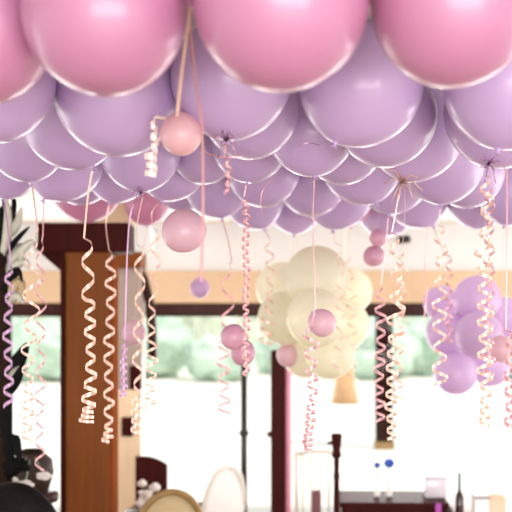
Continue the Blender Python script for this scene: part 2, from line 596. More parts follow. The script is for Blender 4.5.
# ------------------------------------------------------------------ ribbons
def ribbon(label, mat, start, segs, dd=None, width=.007, phase=0., group='curling ribbons hanging from the balloons', th=.0005, name='curling_ribbon', end_d=None):
    """start: balloon key or (x, y, d); segs: ('s', [(x, y)...]) straight runs, ('c', y0, y1, xa, xb, amp0, amp1, per0, per1) curls"""
    if isinstance(start, str):
        s0 = KNOT[start]
    else:
        s0 = P(*start)
    dd = s0.y if dd is None else dd
    width *= 1.15
    phase = -PI / 2 + .85 + .2 * phase
    pts = [(s0.copy(), phase, .62)]
    th0 = phase
    lastpx = (256 + s0.x / s0.y * F, HOR - (s0.z - EYE) / s0.y * F)
    for sg in segs:
        if sg[0] == 's':
            way = [lastpx] + list(sg[1])
            # smooth the way
            for a in range(len(way) - 1):
                p0 = way[max(a - 1, 0)]; p1 = way[a]; p2 = way[a + 1]; p3 = way[min(a + 2, len(way) - 1)]
                for q in range(1, 9):
                    t = q / 8
                    f = lambda k: .5 * (2 * p1[k] + (p2[k] - p0[k]) * t + (2 * p0[k] - 5 * p1[k] + 4 * p2[k] - p3[k]) * t * t + (3 * p1[k] - p0[k] - 3 * p2[k] + p3[k]) * t ** 3)
                    pts.append((P(f(0), f(1), dd), th0, .62))
            lastpx = way[-1]
        else:
            _, y0, y1, xa, xb, a0, a1, q0, q1 = sg
            per = (q0 + q1) / 2
            turns = (y1 - y0) / per
            n = max(10, int(turns * 20))
            ang = th0
            jit = random.uniform(0, 6)
            for i in range(1, n + 1):
                t = i / n
                pr = q0 + (q1 - q0) * t
                ang += 2 * PI * (y1 - y0) / n / pr
                am = a0 + (a1 - a0) * t
                am *= min(1, (t * turns + .15) * 1.6) if sg is segs[0] or segs[segs.index(sg) - 1][0] == 's' else 1
                am *= 1 + .16 * math.sin(ang * .31 + jit)
                x = xa + (xb - xa) * t + .7 * math.sin(ang * .17 + jit)
                y = y0 + (y1 - y0) * t
                c = P(x, y, dd)
                ar = am / F * dd
                pts.append((c + Vector((math.cos(ang) * ar, math.sin(ang) * ar, 0)), ang, min(min(1, .62 + t * turns * .8) if sg is segs[0] or segs[segs.index(sg) - 1][0] == 's' else 1, .62 * pr / F * dd / width)))
            th0 = ang
            lastpx = (xb, y1)
            lp = pts[-1][0]
            lastpx = (256 + lp.x / lp.y * F, HOR - (lp.z - EYE) / lp.y * F)
    bm = bm_new()
    rings = []
    prev = None
    for i, (p, a, ws) in enumerate(pts):
        t = (pts[min(i + 1, len(pts) - 1)][0] - pts[max(i - 1, 0)][0])
        if t.length < 1e-7:
            continue
        t.normalize()
        nrm = Vector((math.cos(a), math.sin(a), 0))
        nrm = nrm - t * nrm.dot(t)
        if nrm.length < .1:
            nrm = prev.copy() if prev else Vector((0, 1, 0))
            nrm = nrm - t * nrm.dot(t)
        nrm.normalize()
        prev = nrm
        w = t.cross(nrm).normalized() * width * ws / 2
        h = nrm * th / 2
        rings.append([bm.verts.new(q) for q in (p + w + h, p - w + h, p - w - h, p + w - h)])
    for A, B in zip(rings, rings[1:]):
        for k in range(4):
            bm.faces.new((A[k], A[(k + 1) % 4], B[(k + 1) % 4], B[k]))
    bm.faces.new(rings[0]); bm.faces.new(rings[-1][::-1])
    o = link(name, bm, mat, None, False)
    return tag(o, label, 'ribbon', group)


PE, PK, LI, WH = M['peach_rib'], M['pink_rib'], M['lilac_rib'], M['white_rib']
ribbon('long peach ribbon with wide bold curls down the middle of the timber column', PE, 'A1',
       [('s', [(88, 195), (84, 238)]), ('c', 240, 300, 88, 89, 7, 7, 36, 30), ('c', 300, 385, 91, 90, 5, 5.5, 18, 17), ('c', 385, 408, 89, 88, 6.3, 6.5, 15, 13), ('c', 408, 422, 88, 87, 6.5, 6.5, 5.5, 4.5)], width=.010, phase=.2)
ribbon('pink curled ribbon near the right edge of the timber column', PE, 'B5',
       [('s', [(106, 225), (109, 250)]), ('c', 252, 425, 111, 108, 5, 4.6, 20, 17), ('c', 425, 441, 108, 108, 4.6, 5, 8, 5)], width=.011, phase=1.2)
ribbon('lilac ribbon, straight then tightly coiled, beside the column right edge', LI, 'B4',
       [('s', [(131, 212), (127, 260), (125, 340)]), ('c', 342, 398, 125, 123, 3, 3.2, 7.5, 7)], width=.009)
ribbon('peach ribbon with loose wide bends crossing the pale pier', PE, (143, 194, 3.85),
       [('s', [(137, 225), (137, 245)]), ('c', 246, 395, 140, 138, 5.5, 4.5, 38, 23), ('c', 395, 434, 136, 136, 4.5, 5, 11, 8)], width=.010, phase=2.)
ribbon('thin looping ribbon at the pier right edge, beside the window', PE, 'B6',
       [('s', [(152, 212), (153, 228)]), ('c', 230, 305, 156, 153, 5, 5, 30, 26), ('c', 305, 345, 151, 151, 4, 4, 20, 14), ('c', 345, 410, 152, 150, 5.5, 6.5, 16, 12)], width=.008, phase=1.)
ribbon('cream ribbon end in a thick coil left of the small peach balloon', WH, (168, 119, 2.55),
       [('s', [(157, 117)]), ('c', 118, 150, 154, 154, 3, 4, 12, 10), ('c', 150, 176, 151, 151, 6, 6.5, 9, 8)], width=.011, group='cream ribbons around the small peach balloon')
ribbon('pink string from the ceiling holding the small peach balloon', PE, (190, -40, 2.2), [('s', [(189, 15), (182, 70), (177, 116)])], width=.013, group='two strings from the ceiling', name='hanging_string')
ribbon('long straight string passing right of both small pink balloons', PK, (190, -40, 2.22), [('s', [(190, 20), (196, 85), (202, 130), (203, 210), (201, 282)])], width=.010, group='two strings from the ceiling', name='hanging_string')
ribbon('short curled ribbon below the dark-knotted large lavender balloon', PK, 'L3', [('s', [(224, 158)]), ('c', 158, 194, 228, 227, 3, 3, 11, 8)], width=.006)
ribbon('tightly coiled straight ribbon column ending at the pair of rose balloons', PK, 'B8', [('s', [(244, 197)]), ('c', 198, 375, 246, 246, 3.4, 3.6, 9, 8)], width=.008, phase=.5)
ribbon('loose dark looking ribbon left of the pair of rose balloons', PK, 'B7', [('s', [(228, 240), (232, 262)]), ('c', 262, 335, 228, 226, 6, 6, 40, 30), ('c', 335, 415, 224, 224, 6, 6, 19, 13)], width=.009)
ribbon('curled ribbon with round loops in front of the cream bunch left side', PE, 'C5', [('s', [(268, 236)]), ('c', 238, 300, 269, 270, 4, 4, 17, 15), ('c', 300, 346, 268, 266, 5, 8, 12, 9)], width=.008)
ribbon('long ribbon over the cream bunch ending in a tight coil by the pink post', PK, 'A3', [('s', [(313, 220), (315, 300), (312, 322)]), ('c', 322, 365, 311, 311, 8, 6, 22, 18), ('c', 365, 402, 313, 313, 5, 6, 15, 12), ('c', 402, 450, 311, 308, 5, 5, 9, 5)], width=.008, phase=.8)
ribbon('thin sparse ribbon over the cream bunch right half', PE, 'C8', [('s', [(335, 243)]), ('c', 245, 375, 341, 338, 4.5, 5, 24, 18)], width=.006)
ribbon('thin curled ribbon along the right side of the cream bunch', PE, 'C9', [('s', [(347, 250)]), ('c', 255, 380, 349, 353, 4, 7, 20, 16)], width=.006, phase=2.)
ribbon('wide curled peach ribbon hanging in front of the outdoor wooden post', PE, 'A5', [('s', [(397, 205), (392, 232)]), ('c', 235, 290, 395, 398, 6, 8, 25, 24), ('c', 290, 335, 398, 396, 9, 8, 24, 20), ('c', 335, 440, 393, 391, 6, 5.5, 15, 11)], width=.009, phase=.3)
ribbon('second curled strand twined beside the wide peach curls at the outdoor wooden post', PE, (404, 184, 3.5), [('s', [(405, 215), (402, 250)]), ('c', 250, 400, 402, 397, 5, 5, 22, 16)], width=.007, phase=2.)
ribbon('pink curled ribbon over the left edge of the outdoor wooden post', PK, 'B12', [('s', [(385, 250), (381, 285)]), ('c', 285, 422, 381, 379, 5, 5, 16, 13)], width=.009)
ribbon('peach curled ribbon in front of the violet bunch left half', PE, 'B13', [('s', [(438, 225)]), ('c', 226, 388, 441, 439, 6, 7, 23, 20)], width=.009, phase=1.)
ribbon('finer pink ribbon beside the peach curls over the violet bunch', PK, 'C11', [('s', [(445, 255)]), ('c', 256, 342, 449, 449, 3.5, 3.5, 17, 12)], width=.009)
ribbon('long full curled ribbon down the right side over the violet bunch', PE, 'A6', [('s', [(486, 176)]), ('c', 176, 250, 487, 485, 6, 7, 24, 20), ('c', 250, 400, 484, 486, 8, 7, 18, 15), ('c', 400, 427, 485, 484, 5.5, 5.5, 11, 9)], width=.008, phase=.6)
ribbon('second curled strand twined with the long curls over the violet bunch right side', PK, (492, 166, 3.15), [('s', [(490, 185)]), ('c', 186, 300, 489, 490, 5, 5, 22, 20), ('c', 300, 385, 489, 488, 6, 6, 18, 15)], width=.007, phase=3.)
ribbon('straight pink ribbon at right edge that curls below the violet bunch', PK, (507, 168, 3.1), [('s', [(507, 230), (506, 330)]), ('c', 332, 428, 510, 509, 4.5, 5, 18, 14)], width=.010)
ribbon('short straight pink ribbon tail left of the violet bunch', PK, (428, 227, 5.2), [('s', [(425, 262), (427, 290), (423, 325)])], width=.012)
ribbon('lilac curled ribbon at the left edge over dark foliage', LI, 'B2', [('s', [(9, 240), (10, 265)]), ('c', 266, 408, 9, 8, 4.2, 4.5, 20, 17)], width=.011)
ribbon('thin ribbon with big loose curls in the left window', PE, 'B1', [('s', [(38, 230)]), ('c', 234, 340, 34, 30, 8, 7, 42, 26), ('c', 340, 441, 29, 27, 6, 6, 22, 13)], width=.008)
ribbon('second thin loose ribbon in the left window, its end curling at the brown pot', PK, 'B3', [('s', [(43, 235)]), ('c', 240, 470, 41, 40, 5, 4.5, 32, 20)], width=.007)
# starburst of ribbon ends and loose strands near the knots
def tails(n, label, k, L, mat, w=.006):
    s = KNOT[n] + Vector((0, -.008, 0))
    bm = bm_new()
    for i in range(k):
        a = 2 * PI * i / k + random.uniform(-.3, .3)
        l = L * random.uniform(.6, 1.1)
        e = s + Vector((math.cos(a) * l, -.03, math.sin(a) * l * .9 - .02))
        mid = (s + e) / 2 + Vector((0, -.02, .012))
        tube(bm, [s, mid, e], [w * .5, w * .42, w * .25], 6)
    o = link('ribbon_bow', bm, mat)
    return tag(o, label, 'ribbon bow', 'ribbon bows at the knots')
tails('A5', 'starburst of short ribbon ends at a knot in the right of the mass', 8, .075, PE)
tails('L3', 'small bow of dark ribbon ends at the dark-knotted large lavender balloon', 6, .04, LI)
tails('A6', 'small bow of ribbon ends at the right edge above the long curls', 6, .04, LI)
tails('B4', 'small bow of ribbon ends below the coiled cream ribbon', 6, .035, LI)
ribbon('pale ribbon slung sideways from small peach balloon to the dark-knotted balloon', PK, (203, 140, 2.75), [('s', [(205, 152), (222, 157), (242, 157)])], width=.005)
ribbon('curved ribbon hanging loose on the low lavender balloons left of centre', PK, (275, 178, 3.6), [('s', [(263, 190), (261, 205), (263, 215)])], width=.005)
ribbon('thin dark looking ribbon curl lying against the lavender balloon below centre', LI, (295, 155, 3.15), [('s', [(298, 147), (308, 143), (320, 145)])], width=.004)

# ------------------------------------------------------------------ small balloons
GM = 'small pink balloons hanging on ribbons'
def mini(key, px, py, r, d, kd, label):
    return put_balloon(key, P(px, py, d), r * d / F, Vector(kd).normalized(), label, 'balloon', GM, 'small_balloon', 1.03)
mini('peachy', 181, 134, 21, 2.55, (-.1, 0, 1), 'small peach pink balloon hung high on two strings')
mini('pink', 187, -30, 34, 1.98, (0, 0, -1), 'pink balloon tip at the top edge where the two strings meet')
mini('pink', 373, -32, 34, 1.98, (0, 0, -1), 'pink balloon tip at the top edge between the two right big pink balloons')
mini('mini', 184, 231, 22, 3.3, (-.6, -.55, -.55), 'small pink balloon hanging just below the lavender mass, above the window')
mini('lilac', 200, 288, 10, 6.0, (0, 0, 1), 'tiny blurred lilac balloon in front of the tan header')
mini('rose', 233, 337, 12.5, 3.72, (.4, 0, 1), 'rose balloon, upper left of the touching pair')
mini('rose', 243, 353, 12.5, 3.83, (.3, 0, 1), 'rose balloon, lower right of the touching pair')
mini('mini', 322, 323, 14, 3.55, (-.7, -.3, .7), 'small pink balloon in front of the cream bunch')
mini('mini', 288, 355, 11.5, 5.5, (0, 0, 1), 'small blurred pink balloon on top of the dark pink-edged post')
mini('rose', 378, 238, 8.5, 5.2, (0, 0, 1), 'upper of two hot pink mini balloons beside the cream bunch')
mini('rose', 374, 256, 10.5, 5.25, (-.7, -.3, -.5), 'lower of two hot pink mini balloons beside the cream bunch')
mini('mini', 134, 333, 12, 5.6, (.2, 0, 1), 'small blurred pink balloon at the pale pier')
mini('mini', 501, 349, 13, 5.2, (0, 0, 1), 'small blurred pink balloon at the right edge before the violet bunch')
for (n, dd, pts, lab) in (
        ('C3', 3.34, [(185, 211), (184, 214)], 'short thread holding the small pink balloon above the window'),
        ('C7', 5.5, [(291, 280), (288, 344)], 'thread down the cream bunch holding the small blurred pink balloon'),
        ('B11', 5.2, [(378, 215), (378, 229)], 'thread holding the two hot pink mini balloons'),
        ('C4', 5.6, [(142, 260), (135, 321)], 'thread holding the small blurred pink balloon at the pale pier'),
        ('C13', 5.2, [(502, 280), (501, 336)], 'thread at right edge holding the blurred pink balloon')):
    ribbon(lab, PK, n, [('s', pts)], dd=dd, width=.004, group='threads of the small balloons', name='balloon_thread')

# ------------------------------------------------------------------ balloon bunches near the windows
def bunch(key, items, d0, group, base, lab, wlab, tlab, mat):
    pos = [[P(px, py, d0 + 2.2 * dz), r * d0 / F] for (px, py, r, dz, l) in items]
    for it in range(80):
        for i, a in enumerate(pos):
            for b in pos[i + 1:]:
                v = b[0] - a[0]
                need = .96 * (a[1] + b[1])
                if v.length < need:
                    q = (need - v.length) / v.length * .25
                    m = Vector((v.x * .35, v.y * 1.6 + (.01 if v.y >= 0 else -.01), v.z * .35)) * q
                    a[0] -= m
                    b[0] += m
    for (px, py, r, dz, l), (c, rr) in zip(items, pos):
        dr = (P(base[0], base[1], d0) - c).normalized()
        put_balloon(key, c, rr, dr, l, 'balloon', group)
cream = [(316, 279, 31, -.12, 'cream balloon at the top middle of the cream bunch'), (282, 288, 27, .06, 'cream balloon at the upper left of the cream bunch'),
         (349, 291, 24, .05, 'cream balloon at the upper right of the cream bunch'), (287, 322, 26, -.05, 'cream balloon at the left middle of the cream bunch'),
         (316, 318, 27, -.22, 'cream balloon at the front centre of the cream bunch'), (344, 325, 25, -.04, 'cream balloon at the right middle of the cream bunch'),
         (303, 350, 23, -.04, 'cream balloon at the lower left of the cream bunch'), (329, 353, 24, -.1, 'cream balloon at the lower right of the cream bunch'),
         (322, 300, 26, .24, 'cream balloon at the back of the cream bunch')]
bunch('cream', cream, 5.6, 'bunch of cream balloons', (316, 400), None, None, None, None)
violet = [(441, 303, 18, .05, 'violet balloon at the upper left of the violet bunch'), (477, 299, 23, -.1, 'violet balloon at the top of the violet bunch'),
          (448, 335, 21, -.08, 'violet balloon at the left middle of the violet bunch'), (479, 335, 22, -.22, 'violet balloon at the front centre of the violet bunch'),
          (505, 318, 21, .02, 'violet balloon at the right edge of the violet bunch'), (455, 371, 21, -.1, 'lowest violet balloon of the violet bunch'),
          (491, 366, 20, -.02, 'violet balloon at the lower right of the violet bunch')]
bunch('violet', violet, 6.3, 'bunch of violet balloons', (470, 420), None, None, None, None)
for k, b in protos.items():
    for ch in list(b.children):
        bpy.data.objects.remove(ch)
    bpy.data.objects.remove(b)
for (px, py, d, ex, lab, mt) in ((312, 372, 5.6, 308, 'white tether ribbon running down from the cream balloon bunch', WH), (462, 390, 6.3, 470, 'white tether ribbon running down from the violet balloon bunch', WH)):
    zt = .78
    ye = HOR + (EYE - zt) / d * F
    ribbon(lab, mt, (px, py, d), [('s', [((px + ex) / 2, (py + ye) / 2), (ex, ye)])], width=.012, group='tether ribbons of the balloon bunches', name='tether_ribbon')

# ------------------------------------------------------------------ posts with knobs
def knob_post(px, d, ytop, r, mat, label, yk=433, kr=1.5, sq=False):
    o = thing('knob_post', ((px - 256) / F * d, d, 0), label, 'post')
    zt = EYE - (ytop - HOR) / F * d
    zk = EYE - (yk - HOR) / F * d
    if sq:
        link('shaft', box(bm_new(), (-r, -r, .03), (r, r, zt)), mat, o, False, .006)
    else:
        link('shaft', rod(bm_new(), (0, 0, .03), (0, 0, zt), r, r * .9), mat, o)
    link('foot', lathe(bm_new(), [(0, 0), (r * 3.2, 0), (r * 3.2, .02), (r * 1.2, .05), (0, .05)]), mat, o)
    kx = -r * 1.05 if sq else 0
    bm = bm_new()
    ball(bm, (kx, 0 if not sq else -r * .3, zk), r * kr if not sq else r * .55, 2, (1, 1, .8))
    link('knob', bm, mat, o)
    return o
knob_post(244, 7.4, 346, 3.4 / F * 7.4, M['black'], 'thin black post with a small knob, below the pair of rose balloons', 433, 1.55)
o = knob_post(278, 7.4, 350, 7.2 / F * 7.4, M['maroon'], 'dark maroon square post with pink cloth along its right side', 434, 1, True)
link('pink_cloth', box(bm_new(), (7.4 / F * 7.4, -.03, .03), (13 / F * 7.4, .03, EYE - (366 - HOR) / F * 7.4)), M['pinkfab'], o, False, .012)

# pendant lamp
d = 7.9
o = thing('pendant_lamp', ((345 - 256) / F * d, d, CEIL), 'tan flared lampshade hanging below the cream bunch', 'lamp')
zs0, zs1 = EYE - (403 - HOR) / F * d - CEIL, EYE - (369 - HOR) / F * d - CEIL
k = d / F
link('lamp_shade', lathe(bm_new(), [(8 * k, zs1), (8.6 * k, zs1 - .01), (10 * k, zs1 - .1), (14 * k, zs0), (13.7 * k, zs0), (9.6 * k, zs1 - .1), (7.5 * k, zs1 - .01)], 28), M['shade'], o)
link('cord', rod(bm_new(), (0, 0, 0), (0, 0, zs1 + .02), .006), M['whitewood'], o)
link('cap', lathe(bm_new(), [(0, zs1 + .03), (.02, zs1 + .03), (8.2 * k, zs1), (0, zs1 - .004)], 20), M['shade'], o)

# ------------------------------------------------------------------ furniture along the lower edge
def chair_legs(o, mat, w, dpt, h, r=.018):
    for sx in (-1, 1):
        for sy in (-1, 1):
            link('leg', rod(bm_new(), (sx * w * .8, sy * dpt, 0), (sx * w, sy * dpt, h), r * .7, r), mat, o)

def oval_chair(px, ytop, d, rz, fab, frame, label, hw=.20, hh=.25):
    zt = EYE - (ytop - HOR) / F * d
    o = thing('oval_back_chair', ((px - 256) / F * d, d, 0), label, 'chair', 'oval backed chairs', rz)
    chair_legs(o, frame, hw, .2, .42)
    link('seat', box(bm_new(), (-hw - .02, -.22, .40), (hw + .02, .24, .48)), fab, o, True, .03)
    zc = zt - hh
    bm = bm_new()
    N = 40
    tube_pts = [(hw * math.cos(2 * PI * i / N), -.22 - .03 * math.sin(2 * PI * i / N), zc + hh * math.sin(2 * PI * i / N)) for i in range(N + 1)]
    tube(bm, tube_pts, .017, 10)
    link('back_frame', bm, frame, o)
    bm = bm_new()
    ball(bm, (0, -.22, zc), 1, 4, (hw * .96, .035, hh * .96))
    link('backrest', bm, fab, o)
    for sx in (-1, 1):
        link('back_support', rod(bm_new(), (sx * hw * .7, -.2, .44), (sx * hw * .6, -.215, zc - hh * .75), .018), frame, o)
    return o
oval_chair(163, 484, 5.6, 0.25, M['beige'], M['gold'], 'oval backed chair in beige fabric at the bottom, right of the white roses', .165, .2)
oval_chair(197, 463, 6.75, .9, M['whitefab'], M['whitewood'], 'white oval backed chair turned sideways beside the thin black post', .19, .26)

# low mauve chair between the oval chairs
d = 7.4
o = thing('upholstered_chair', ((204 - 256) / F * d, d, 0), 'low mauve chair with dark top rail between beige and white oval chairs', 'chair')
zt = EYE - (498 - HOR) / F * d
chair_legs(o, M['darkwood'], .10, .16, .3, .014)
link('seat', box(bm_new(), (-.12, -.18, .28), (.12, .2, .36)), M['mauvefab'], o, True, .02)
link('backrest', box(bm_new(), (-.115, -.2, .34), (.115, -.15, zt - .02)), M['mauvefab'], o, True, .015)
bm = bm_new()
tube(bm, [(-.125, -.175, zt - .045), (-.06, -.175, zt - .026), (0, -.175, zt - .012), (.06, -.175, zt + .004), (.125, -.175, zt + .02)], .02, 10)
link('top_rail', bm, M['darkwood'], o)

# dark chair behind the white roses
d = 7.3
k = d / F
o = thing('wooden_chair', ((156 - 256) * k, d, 0), 'dark wooden chair back behind the white roses next to the pale pier', 'chair')
zt, zb = EYE - (452 - HOR) * k, EYE - (500 - HOR) * k
chair_legs(o, M['darkwood'], .15, .18, .44)
link('seat', box(bm_new(), (-.18, -.2, .42), (.18, .2, .46)), M['darkwood'], o, True, .015)
bm = bm_new()
N = 12
fr_, bk_ = [], []
for y, L in ((-.22, fr_), (-.19, bk_)):
    for i in range(N + 1):
        x = -17 * k + 31 * k * i / N
        zz = zt - .10 * max(0, (i / N - .25)) ** 2
        L.append((bm.verts.new((x, y, zz)), bm.verts.new((x, y, .46))))
for L in (fr_, bk_):
    for a, b in zip(L, L[1:]):
        bm.faces.new((a[0], b[0], b[1], a[1]))
for i in range(N):
    bm.faces.new((fr_[i][0], fr_[i + 1][0], bk_[i + 1][0], bk_[i][0]))
for i in (0, N):
    bm.faces.new((fr_[i][0], fr_[i][1], bk_[i][1], bk_[i][0]))
link('backrest', bm, M['maroon'], o, False)

# small side table carrying a vase of white roses
d = 6.3
k = d / F
tx = (146 - 256) * k
o = thing('side_table', (tx, d, 0), 'small dark round side table under the white roses', 'table')
link('table_top', lathe(bm_new(), [(0, .62), (.12, .62), (.128, .63), (.12, .645), (0, .645)]), M['darkwood'], o)
link('pedestal', lathe(bm_new(), [(0, 0), (.12, 0), (.11, .02), (.03, .06), (.025, .3), (.03, .6), (.06, .62), (0, .62)]), M['darkwood'], o)
o = thing('flower_vase', (tx, d, .645), 'white vase holding the roses on the small side table', 'vase')
link('vase_body', lathe(bm_new(), [(0, 0), (.035, 0), (.05, .04), (.035, .09), (.045, .11), (.04, .11), (.03, .09), (.0, .03)]), M['whitewood'], o)
def rose(c, r, label):
    t = thing('white_rose', c, label, 'flower', 'white roses in the vase')
    bm = bm_new()
    ball(bm, (0, 0, 0), r * .72, 3, (1, 1, .95), .12, 3, random.random() * 9)
    link('heart', bm, M['petal'], t)
    for j in range(6):
        a = j * PI / 3 + random.random()
        bm = bm_new()
        ball(bm, (math.cos(a) * r * .42, math.sin(a) * r * .42, -r * .12), r * .62, 2, (1, 1, .9))
        link('petal', bm, M['petal'], t)
    link('stem', rod(bm_new(), (0, 0, -.02), (tx - c[0], d - c[1], .70 - c[2]), .003), M['stem'], t)
for (px, py, r, l) in ((142, 483, 5.2, 'white rose upper left in the vase by the pale pier'), (155, 487, 6.3, 'white rose highest right in the vase, beside the beige chair'),
                       (146, 494, 6, 'white rose in the middle of the vase'), (141, 503, 5.5, 'pinkish white rose lowest in the vase'), (152, 503, 5.5, 'white rose low right in the vase, half behind the beige chair')):
    c = P(px, py, d - .04)
    rose(c, r * k, l)

# left corner: armchair, potted plant, curtain
d = 4.2
k = d / F
o = thing('leather_armchair', ((13 - 256) * k, d, 0), 'black rounded armchair in the bottom left corner', 'armchair')
zt = EYE - (482 - HOR) * k
bm = bm_new()
ball(bm, (0, 0, zt - .30), 1, 4, (.215, .09, .30))
link('backrest', bm, M['blackleather'], o)
link('seat', box(bm_new(), (-.24, .0, .3), (.24, .5, .46)), M['blackleather'], o, True, .05)
for s in (-1, 1):
    link('armrest', box(bm_new(), (s * .24 - .05, 0, .3), (s * .24 + .05, .5, .62)), M['blackleather'], o, True, .04)
for sx in (-1, 1):
    for sy in (.06, .44):
        link('leg', rod(bm_new(), (sx * .22, sy, 0), (sx * .22, sy, .31), .018, .025), M['black'], o)

d = 5.0
k = d / F
o = thing('leafy_plant', ((6 - 256) * k, d, 0), 'tall potted plant with dark and pale drooping leaves at the left edge', 'plant')
zz = lambda y: EYE - (y - HOR) * k
link('pot', lathe(bm_new(), [(0, 0), (.17, 0), (.23, .5), (.24, .52), (.21, .52), (.2, .46), (0, .46)]), M['terracotta'], o)
link('trunk', tube(bm_new(), [(0, 0, .4), (-.02, .02, .9), (-.01, 0, 1.5), (-.03, 0, 2.2)], [.05, .045, .04, .03]), M['bark'], o)
def leaf(pts, w, mat):
    """curved tapering leaf blade with a raised mid-rib, pts are (px, py, depth offset)"""
    base = o.location
    P3 = [P(a, b, d + c) - base for a, b, c in pts]
    fine = []
    for a in range(len(P3) - 1):
        p0, p1, p2, p3 = P3[max(a - 1, 0)], P3[a], P3[a + 1], P3[min(a + 2, len(P3) - 1)]
        for q in range(6):
            t = q / 6
            fine.append(.5 * (2 * p1 + (p2 - p0) * t + (2 * p0 - 5 * p1 + 4 * p2 - p3) * t * t + (3 * p1 - p0 - 3 * p2 + p3) * t ** 3))
    fine.append(P3[-1])
    bm = bm_new()
    rows = []
    n = len(fine) - 1
    for i, p in enumerate(fine):
        t = (fine[min(i + 1, n)] - fine[max(i - 1, 0)]).normalized()
        s = t.cross(Vector((.15, -1, .1))).normalized()
        f = t.cross(s)
        u = i / n
        ww = w * (math.sin(PI * min(1, u * .93 + .07)) ** .7) * .5
        rows.append([bm.verts.new(p - s * ww), bm.verts.new(p + f * ww * .3), bm.verts.new(p + s * ww), bm.verts.new(p + f * (ww * .3 + .004) * -.2)])
    for A, B in zip(rows, rows[1:]):
        for q in range(4):
            bm.faces.new((A[q], A[(q + 1) % 4], B[(q + 1) % 4], B[q]))
    link('leaf', bm, mat, o)
DK, PL = M['darkleaf'], M['paleleaf']
leaf([(-3, 250, .02), (6, 236, -.02), (16, 226, -.05), (22, 206, -.08)], .05, PL)
leaf([(-3, 240, .02), (4, 222, -.02), (6, 208, -.05), (2, 198, -.08)], .04, DK)
leaf([(-2, 285, .02), (12, 268, -.02), (24, 262, -.05), (30, 270, -.08)], .045, PL)
leaf([(-2, 292, .02), (8, 276, -.02), (18, 270, -.05), (22, 282, -.08)], .03, DK)
leaf([(-2, 312, .02), (10, 300, -.02), (18, 296, -.05), (24, 304, -.08)], .045, PL)
leaf([(-2, 258, .02), (8, 250, -.02), (18, 238, -.05), (30, 226, -.08)], .03, DK)
leaf([(4, 265, 0), (10, 230, .03), (14, 205, .05), (12, 190, .06)], .030, DK)
leaf([(2, 262, 0), (3, 235, -.03), (1, 205, -.05)], .05, DK)
leaf([(2, 300, 0), (12, 262, -.02), (26, 246, -.04), (34, 240, -.05)], .045, PL)
leaf([(0, 262, 0), (6, 240, -.06), (8, 214, -.1), (5, 196, -.12)], .04, PL)
leaf([(-2, 270, .02), (10, 255, .0), (22, 248, -.02), (20, 262, -.05)], .05, PL)
leaf([(-4, 300, 0), (10, 292, -.03), (20, 282, -.05), (24, 300, -.08)], .05, M['beige'])
leaf([(0, 320, 0), (6, 290, -.03), (14, 275, -.04), (20, 268, -.05)], .045, DK)
leaf([(-4, 380, 0), (10, 372, -.02), (20, 358, -.04), (28, 342, -.06)], .075, DK)
leaf([(-4, 392, 0), (8, 384, -.02), (18, 372, -.03), (30, 364, -.04)], .06, PL)
leaf([(-2, 400, 0), (6, 392, -.02), (16, 380, -.03), (24, 362, -.04)], .06, DK)
leaf([(-3, 330, 0), (2, 350, -.02), (4, 400, -.03), (2, 440, -.03)], .07, DK)
leaf([(-6, 300, .02), (0, 330, .0), (-2, 370, -.03), (0, 410, -.03)], .08, DK)
leaf([(-4, 470, 0), (8, 450, -.02), (14, 440, -.03), (20, 462, -.05)], .07, DK)
leaf([(-2, 480, 0), (6, 462, -.02), (4, 430, -.03), (8, 400, -.04)], .08, DK)
leaf([(-6, 485, 0), (10, 470, -.03), (20, 465, -.03), (30, 470, -.03)], .08, DK)

# brown pot with white lilies next to the armchair
d = 5.4
k = d / F
o = thing('plant_stand', ((32 - 256) * k, d, 0), 'dark stool carrying the brown basket in the left corner', 'stool')
zb = EYE - (493 - HOR) * k
link('top', lathe(bm_new(), [(0, zb - .04), (.13, zb - .04), (.135, zb - .02), (.13, zb), (0, zb)]), M['darkwood'], o)
for i in range(3):
    a = i * 2 * PI / 3 + .5
    link('leg', rod(bm_new(), (.13 * math.cos(a), .13 * math.sin(a), 0), (.09 * math.cos(a), .09 * math.sin(a), zb - .03), .014), M['darkwood'], o)
o = thing('brown_basket', ((32 - 256) * k, d, zb), 'round dark brown basket behind the black armchair', 'basket')
h = (493 - 451) * k
link('body', lathe(bm_new(), [(0, 0), (.08, 0), (.11, h * .5), (.10, h * .8), (.05, h), (.04, h * .97), (.08, h * .7), (0, .02)]), M['terracotta'], o)
link('rim', lathe(bm_new(), [(.048, h - .006), (.058, h), (.048, h + .008), (.04, h)]), M['bark'], o)
for (px, py, r, q, l) in ((10, 480, 7, -.30, 'white lily at lower left resting over the black armchair'), (25, 485, 8, -.3, 'white lily second from left over the black armchair'), (44, 476, 7, -.25, 'white lily right of the brown basket')):
    c = P(px, py, d + q)
    t = thing('white_lily', c, l, 'flower', 'white lilies in the left corner')
    for j in range(5):
        a = 2 * PI * j / 5
        bm = bm_new()
        ball(bm, (math.cos(a) * r * k * .55, 0, math.sin(a) * r * k * .3), r * k * .6, 2, (1, .6, .55))
        link('petal', bm, M['petal'], t)
    link('stem', rod(bm_new(), (0, 0, 0), (Vector(((32 - 256) * k, d, zb + h)) - c) * .9, .003), M['stem'], t)

